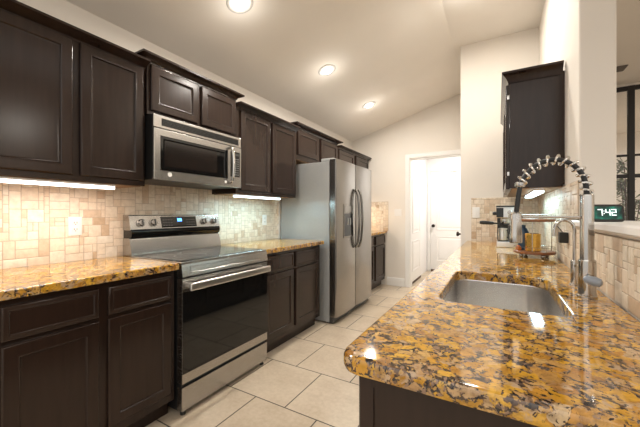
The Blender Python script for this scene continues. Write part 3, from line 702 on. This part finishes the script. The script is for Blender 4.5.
# ================================================================== REFRIGERATOR
FY0, FY1 = 2.945, 4.015; XFD = -1.50; FS = 3.468
t = thing('refrigerator', 'stainless side-by-side refrigerator with water dispenser', 'refrigerator', (XW, 3.465, 0))
bm = NB(); box(bm, -2.235, XFD - 0.085, FY0, FY1, 0.02, 1.765, 0.006); part('body', bm, 'fridge_side', t, 'grey enamel case')
bm = NB(); box(bm, XFD - 0.095, XFD - 0.045, FY0 + 0.01, FY1 - 0.01, 0.008, 0.075, 0.004); part('base_grille', bm, 'dark', t, 'dark kick grille')
for fy in (FY0 + 0.05, FY1 - 0.05):
    bm = NB(); lathe(bm, (XFD - 0.12, fy, 0), [(0.02, 0), (0.02, 0.025)], seg=14); part('foot', bm, 'black', t)
def fridge_door(y0, y1):
    bm = NB(); loops = []
    n = 10
    def sec(z):
        pts = [(XFD - 0.078, y0 + 0.002), (XFD - 0.02, y0), (XFD - 0.006, y0 + 0.004)]
        for k in range(n + 1):
            u = k / n; yy = y0 + 0.014 + (y1 - y0 - 0.028) * u
            pts.append((XFD + 0.012 * (1 - (2 * u - 1) ** 2), yy))
        pts += [(XFD - 0.006, y1 - 0.004), (XFD - 0.02, y1), (XFD - 0.078, y1 - 0.002)]
        return [(x, y, z) for x, y in pts]
    loft(bm, [sec(0.08), sec(1.788)]); return bm
dl = part('door', fridge_door(FY0, FS - 0.004), 'steelv', t); dr = part('door', fridge_door(FS + 0.004, FY1), 'steelv', t)
for y_, d_, s_ in ((FS - 0.045, dl, -1), (FS + 0.045, dr, 1)):
    bm = NB(); hp_ = [(0.800, 0.006), (0.808, 0.025), (0.90, 0.050), (1.14, 0.066), (1.38, 0.050), (1.472, 0.025), (1.48, 0.006)]
    tube(bm, [(XFD + 0.004 + p.y, y_, p.x) for p in spline(hp_, 6)], 0.014, 12); part('handle', bm, 'steelv', d_, 'long bowed steel handle')
bm = NB(); panel(bm, mapL(XFD + 0.008), 3.10, 3.365, 0.925, 1.305, [(0, -0.006), (0, 0.004), (0.006, 0.008), (0.02, 0.008), (0.024, 0.004)]); ds = part('dispenser', bm, 'steelv', dl)
bm = NB(); box(bm, XFD + 0.008, XFD + 0.0175, 3.114, 3.352, 0.945, 1.200, 0.003); part('dispenser_recess', bm, 'bglass', ds, 'black dispenser recess')
bm = NB(); box(bm, XFD + 0.010, XFD + 0.017, 3.126, 3.34, 1.21, 1.285, 0.003); part('dispenser_controls', bm, 'steelv', ds)
bm = NB(); box(bm, XFD + 0.014, XFD + 0.026, 3.19, 3.215, 1.07, 1.15, 0.003); box(bm, XFD + 0.014, XFD + 0.026, 3.25, 3.275, 1.07, 1.15, 0.003); part('dispenser_lever', bm, 'fridge_side', ds)
for y0 in (FY0 + 0.004, FY1 - 0.084):
    bm = NB(); box(bm, XFD - 0.19, XFD - 0.03, y0, y0 + 0.08, 1.764, 1.802, 0.008); part('hinge_cover', bm, 'fridge_side', t)

# ================================================================== DOWNLIGHTS
def downlight(label, x, y, sloped=True):
    z = zc(x) if sloped else ZC
    t = thing('recessed_downlight', label, 'light', (x, y, z), 'recessed ceiling downlights')
    ang = -math.atan(SL) if sloped else 0.0
    Rm = Matrix.Rotation(ang, 4, 'Y')
    def put(bm):
        for v in bm.verts: v.co = Rm @ v.co + Vector((x, y, z))
        return bm
    bm = NB(); lathe(bm, (0, 0, 0), [(0.092, 0.004), (0.095, -0.003), (0.090, -0.007), (0.078, -0.009), (0.070, -0.005), (0.066, 0.001), (0.045, 0.003), (0.044, 0.006)], seg=36); part('trim_ring', put(bm), 'ring', t)
    bm = NB(); lathe(bm, (0, 0, 0), [(0.050, 0.0), (0.048, -0.012), (0.040, -0.022), (0.022, -0.030), (0.002, -0.032)], seg=32); part('lens', put(bm), 'lens', t)
    ld = bpy.data.lights.new('downlight_lamp', 'AREA'); ld.shape = 'DISK'; ld.size = 0.10; ld.energy = DOWNLIGHT_W; ld.color = (1.0, 0.945, 0.86)
    lo = bpy.data.objects.new('downlight_lamp', ld); C.objects.link(lo); lo.parent = t
    lo.location = Rm @ Vector((0, 0, -0.040)); lo.rotation_euler = (0, ang, 0)
    pd = bpy.data.lights.new('downlight_bulb', 'POINT'); pd.shadow_soft_size = 0.05; pd.energy = DOWNLIGHT_W * 0.07; pd.color = (1.0, 0.945, 0.86)
    po = bpy.data.objects.new('downlight_bulb', pd); C.objects.link(po); po.parent = t; po.location = Rm @ Vector((0, 0, -0.15))
downlight('recessed downlight cut by the top edge, above the range', -1.575, 1.60)
downlight('recessed downlight in the middle of the sloped ceiling', -1.545, 2.82)
downlight('recessed downlight on the sloped ceiling nearest the back wall', -1.542, 4.02)
downlight('recessed downlight in the flat ceiling strip near the alcove wall', -0.22, 2.76, False)
def fill_light(name, x, y, z, w_, size, col):  # bare area light added as fill, without any fixture
    ld = bpy.data.lights.new(name, 'AREA'); ld.shape = 'DISK'; ld.size = size; ld.energy = w_; ld.color = col
    lo = bpy.data.objects.new(name, ld); C.objects.link(lo); lo.location = (x, y, z)
fill_light('hall_fill', -0.5, 5.95, 2.43, HALL_W, 0.35, (1.0, 0.97, 0.93))  # added fill that brightens the hall, no ceiling fixture behind it
fill_light('next_room_fill', 3.3, 2.0, 2.72, 30, 0.4, (1.0, 0.93, 0.83))  # added out-of-view fill for the neighbouring room
fill_light('next_room_fill', 3.6, 6.2, 2.72, 30, 0.4, (1.0, 0.93, 0.83))  # added out-of-view fill for the space behind the steel window

# ================================================================== WALL PLATES
def outlet(label, fn, a, z, gangs=1, switch=False, wd=0.070, ht=0.115):
    loc = fn(a, z, 0); t = thing('wall_switch' if switch else 'wall_outlet', label, 'switch' if switch else 'outlet', loc)
    W_ = wd + 0.046 * (gangs - 1)
    bm = NB(); panel(bm, fn, a - W_ / 2, a + W_ / 2, z - ht / 2, z + ht / 2, [(0, 0), (0, 0.003), (0.004, 0.006)]); part('cover_plate', bm, 'white', t)
    for g in range(gangs):
        ac = a + (g - (gangs - 1) / 2) * 0.046
        if switch:
            bm = NB(); panel(bm, fn, ac - 0.016, ac + 0.016, z - 0.033, z + 0.033, [(0, 0.004), (0.001, 0.008), (0.003, 0.009)]); part('rocker', bm, 'white', t)
        else:
            for dz in (-0.020, 0.020):
                bm = NB(); panel(bm, fn, ac - 0.017, ac + 0.017, z + dz - 0.014, z + dz + 0.014, [(0, 0.004), (0.002, 0.0075), (0.003, 0.008)]); rc = part('receptacle', bm, 'white', t)
                bm = NB()
                for q in (-0.007, 0.007): panel(bm, fn, ac + q - 0.0016, ac + q + 0.0016, z + dz - 0.003, z + dz + 0.007, [(0, 0.007), (0, 0.0085)])
                panel(bm, fn, ac - 0.0025, ac + 0.0025, z + dz - 0.011, z + dz - 0.006, [(0, 0.007), (0, 0.0085)]); part('slots', bm, 'slot', rc)
    return t
outlet('white duplex outlet on the tiles under the warm strip light', mapL(XW + 0.007), 0.89, 1.122)
outlet('white duplex outlet on the tiles between range and refrigerator', mapL(XW + 0.007), 2.665, 1.128)
outlet('white double switch plate on the back wall beside the doorway', mapB(YB), -1.437, 1.215, 2, True)
outlet('white switch plate on the alcove tiles left of the coffee machine', mapB(YA - 0.007), -0.205, 1.21, 1, True)

# ================================================================== THINGS ON THE COUNTER
# espresso machine, front turned to the aisle
ZT = 0.9105
ex0, ex1, ey0, ey1 = -0.012, 0.150, 3.06, 3.34
t = thing('coffee_machine', 'steel and black espresso machine at the far end of the countertop', 'coffee machine', (0.07, 3.2, ZT))
bm = NB(); box(bm, ex0, ex1, ey0, ey1, ZT, ZT + 0.050, 0.006); part('base', bm, 'steelb', t)
bm = NB(); box(bm, ex0 + 0.01, ex1 - 0.01, ey0 + 0.008, ey0 + 0.15, ZT + 0.049, ZT + 0.053)
for k in range(8): box(bm, ex0 + 0.014 + k * 0.018, ex0 + 0.020 + k * 0.018, ey0 + 0.012, ey0 + 0.146, ZT + 0.052, ZT + 0.056)
part('drip_tray', bm, 'dark', t, 'dark slotted drip tray')
bm = NB(); box(bm, ex0 + 0.004, ex1 - 0.004, 3.215, ey1 - 0.002, ZT + 0.048, ZT + 0.27, 0.005); part('column', bm, 'dark', t, 'black rear column')
bm = NB(); box(bm, ex0, ex1, ey0, ey1, ZT + 0.25, ZT + 0.345, 0.008); hd = part('head', bm, 'steelb', t)
bm = NB(); box(bm, ex0 - 0.002, ex0 + 0.052, ey0 - 0.003, ey0 + 0.03, ZT + 0.256, ZT + 0.338, 0.004); part('control_face', bm, 'black', hd, 'black control face')
bm = NB(); lathe(bm, (0.085, ey0 - 0.012, ZT + 0.300), [(0.014, 0), (0.017, 0.002), (0.017, 0.013)], 'y', 20); part('gauge', bm, 'chrome', hd)
bm = NB(); box(bm, ex0 - 0.003, ex1 + 0.003, ey0 - 0.003, ey1, ZT + 0.343, ZT + 0.357, 0.004); part('cup_warmer', bm, 'dark', hd, 'dark top tray')
bm = NB(); lathe(bm, (0.055, 3.125, ZT + 0.205), [(0.034, 0), (0.036, 0.012), (0.036, 0.04), (0.03, 0.047)]); part('group_head', bm, 'chrome', t)
bm = NB(); lathe(bm, (0.055, 3.125, ZT + 0.178), [(0.012, 0), (0.030, 0.010), (0.033, 0.028)]); pf = part('portafilter', bm, 'dark', t)
bm = NB(); tube(bm, [(0.03, 3.12, ZT + 0.200), (-0.03, 3.105, ZT + 0.204), (-0.045, 3.10, ZT + 0.205), (-0.115, 3.085, ZT + 0.210), (-0.142, 3.08, ZT + 0.211)], [0.006, 0.008, 0.014, 0.017, 0.012], 14); part('handle', bm, 'black', pf, 'black portafilter handle')
bm = NB(); tube(bm, [(0.135, ey0 + 0.02, ZT + 0.255), (0.138, ey0 - 0.012, ZT + 0.21), (0.134, ey0 - 0.02, ZT + 0.10)], 0.005, 10); part('steam_wand', bm, 'chrome', t)
bm = NB(); lathe(bm, (ex0, 3.12, ZT + 0.29), [(0.014, 0), (0.016, 0.02), (0.012, 0.03)], '-x', 16); part('knob', bm, 'black', t)
t = thing('milk_jug', 'small steel milk jug standing on the espresso machine drip tray', 'jug', (0.035, 3.115, ZT + 0.057))
bm = NB(); lathe(bm, (0.035, 3.115, ZT + 0.057), [(0.034, 0), (0.037, 0.006), (0.036, 0.05), (0.032, 0.08), (0.035, 0.105), (0.033, 0.105), (0.030, 0.08), (0.033, 0.01)], cap0=True, cap1=True); part('body', bm, 'steelb', t)
bm = NB(); tube(bm, [(0.064, 3.10, ZT + 0.145), (0.085, 3.085, ZT + 0.140), (0.087, 3.083, ZT + 0.10), (0.068, 3.095, ZT + 0.082)], 0.005, 8); part('handle', bm, 'black', t)

# two-tier tray with gallery rails
tx, ty, tr = 0.208, 2.50, 0.118
t = thing('tiered_tray', 'two-tier brown serving tray with thin wire rails by the tiled wall', 'tray', (tx, ty, ZT))
def tier(z):
    bm = NB(); lathe(bm, (tx, ty, z), [(tr - 0.006, 0), (tr, 0.004), (tr, 0.014), (tr - 0.004, 0.018), (tr - 0.008, 0.018), (0.003, 0.016)], seg=40); p_ = part('tray_plate', bm, 'copper', t)
    bm = NB(); tube(bm, [(tx + (tr - 0.004) * math.cos(a * PI / 20), ty + (tr - 0.004) * math.sin(a * PI / 20), z + 0.045) for a in range(41)], 0.0016, 6)
    for k in range(12):
        a = k * PI / 6; x_, y_ = tx + (tr - 0.004) * math.cos(a), ty + (tr - 0.004) * math.sin(a); tube(bm, [(x_, y_, z + 0.012), (x_, y_, z + 0.045)], 0.0014, 6)
    part('rail', bm, 'chrome', p_, 'thin wire gallery rail')
tier(ZT + 0.024); tier(ZT + 0.236)
for k in range(4):
    a = k * PI / 2 + 0.5; bm = NB(); x_, y_ = tx + 0.085 * math.cos(a), ty + 0.085 * math.sin(a)
    lathe(bm, (x_, y_, ZT), [(0.006, 0), (0.012, 0.006), (0.013, 0.014), (0.008, 0.0245)], seg=16); part('ball_foot', bm, 'chrome', t)
for k in range(3):
    a = k * 2 * PI / 3 + 0.35; bm = NB(); x_, y_ = tx + (tr - 0.012) * math.cos(a), ty + (tr - 0.012) * math.sin(a)
    tube(bm, [(x_, y_, ZT + 0.04), (x_, y_, ZT + 0.238)], 0.003, 8); part('post', bm, 'chrome', t)
ztt = ZT + 0.0425
mx_, my_ = 0.198, 2.455
t = thing('gold_cup', 'faceted shiny gold cup on the lower level of the tray', 'cup', (mx_, my_, ztt))
bm = NB(); lathe(bm, (mx_, my_, ztt), [(0.040, 0), (0.044, 0.004), (0.044, 0.112), (0.042, 0.115), (0.040, 0.112), (0.039, 0.010), (0.003, 0.008)], seg=10); part('body', bm, 'gold', t, smooth=20)
bm = NB(); lathe(bm, (0.150, 2.540, ztt), [(0.030, 0), (0.032, 0.004), (0.032, 0.12), (0.022, 0.145), (0.014, 0.15), (0.014, 0.17), (0.003, 0.171)], seg=24)
solo('blue_bottle', bm, 'blue', 'dark blue bottle standing behind the gold cup on the tray', 'bottle', (0.15, 2.54, ztt))
bm = NB(); lathe(bm, (0.118, 2.468, ztt), [(0.012, 0), (0.018, 0.01), (0.016, 0.024), (0.006, 0.032), (0.002, 0.033)], seg=18)
solo('orange_ornament', bm, 'orange', 'tiny orange ornament on the tray beside the gold cup', 'ornament', (0.118, 2.468, ztt))

# smart display clock on the ledge
cd = Vector((-0.5, 0.866, 0)); cr = Vector((0.866, 0.5, 0))
cc = Vector((0.366, 1.612, 1.1675))
t = thing('digital_clock', 'small black smart display showing the time 7:42 on the ledge', 'clock', tuple(cc))
def cl(u, v, d): return cc + cr * u + Vector((0, 0, 1)) * v - cd * d
bm = NB(); hw = 0.066
def outline(ins, top): return None
loops = []
for ins, d in ((0.003, -0.016), (0, -0.013), (0, 0.006), (0.002, 0.008)):
    loops.append([cl(u, v + 0.034, d - 0.10 * v) for u, v in rrect(-hw, hw, -0.034, 0.034, 0.012, ins, 5)])
loft(bm, loops); part('housing', bm, 'black', t, 'black bezel and housing')
bm = NB(); loft(bm, [[cl(u, v + 0.034, 0.0080 + dd - 0.10 * v) for u, v in rrect(-hw + 0.010, hw - 0.010, -0.024, 0.026, 0.002, 0, 2)] for dd in (-0.001, 0.0006)]); sc_ = part('screen', bm, 'screen', t, 'dark green screen')
SEG = {'7': 'abc', ':': '', '4': 'fgbc', '2': 'abged'}
bm = NB(); u0 = -0.0385
def bar(ua, ub, va, vb): loft(bm, [[cl(u, v + 0.034, 0.0084 + dd - 0.10 * v) for u, v in ((ua, va), (ub, va), (ub, vb), (ua, vb))] for dd in (0, 0.0008)])
for ch in '7:42':
    if ch == ':':
        bar(u0 - 0.001, u0 + 0.0025, 0.0065, 0.010); bar(u0 - 0.001, u0 + 0.0025, -0.003, 0.0005); u0 += 0.0068; continue
    W_, t_, lo_, md_, hi_ = 0.0185, 0.0034, -0.0095, 0.0012, 0.0155
    for s_ in SEG[ch]:
        if s_ == 'a': bar(u0, u0 + W_, hi_ - t_, hi_)
        if s_ == 'g': bar(u0, u0 + W_, md_, md_ + t_)
        if s_ == 'd': bar(u0, u0 + W_, lo_, lo_ + t_)
        if s_ == 'b': bar(u0 + W_ - t_, u0 + W_, md_, hi_)
        if s_ == 'c': bar(u0 + W_ - t_, u0 + W_, lo_, md_ + t_)
        if s_ == 'f': bar(u0, u0 + t_, md_, hi_)
        if s_ == 'e': bar(u0, u0 + t_, lo_, md_ + t_)
    u0 += W_ + 0.0050
part('digits', bm, 'digit', sc_, 'white digits')

# leafy plant behind the black steel window
t = thing('potted_plant', 'tall plant with small green leaves behind the black steel window', 'plant', (1.55, 5.75, 0))
bm = NB(); lathe(bm, (1.55, 5.75, 0), [(0.13, 0), (0.15, 0.02), (0.19, 0.36), (0.20, 0.40), (0.175, 0.40), (0.17, 0.36)]); part('pot', bm, 'pot', t)
bm = NB(); lf = NB()
for k in range(6):
    a = rnd.uniform(0, 2 * PI); rr = rnd.uniform(0.25, 0.6); top = rnd.uniform(1.35, 1.95)
    pts = spline([(1.55, 5.75, 0.36), (1.55 + 0.1 * math.cos(a), 5.75 + 0.1 * math.sin(a), 1.0), (1.55 + rr * 0.6 * math.cos(a), 5.75 + rr * 0.6 * math.sin(a), top), (1.55 + rr * math.cos(a), 5.75 + rr * math.sin(a), top - 0.08)], 6)
    tube(bm, pts, 0.006, 6)
    for p in pts[7:]:
        for q in range(4):
            dv = Vector((rnd.uniform(-1, 1), rnd.uniform(-1, 1), rnd.uniform(-0.8, 0.5))).normalized(); sd = dv.cross(Vector((0, 0, 1))).normalized()
            l_ = rnd.uniform(0.06, 0.11); b0 = p + dv * 0.015
            up = dv.cross(sd).normalized() * 0.006
            loft(lf, [[b0 + dv * l_ * u + sd * w_ * l_ + up, b0 + dv * l_ * u - sd * w_ * l_ + up, b0 + dv * l_ * u - up * 0.2] for u, w_ in ((0, 0.02), (0.35, 0.19), (0.7, 0.15), (1, 0.01))])
part('stems', bm, 'sweep', t); part('foliage', lf, 'leaf', t)
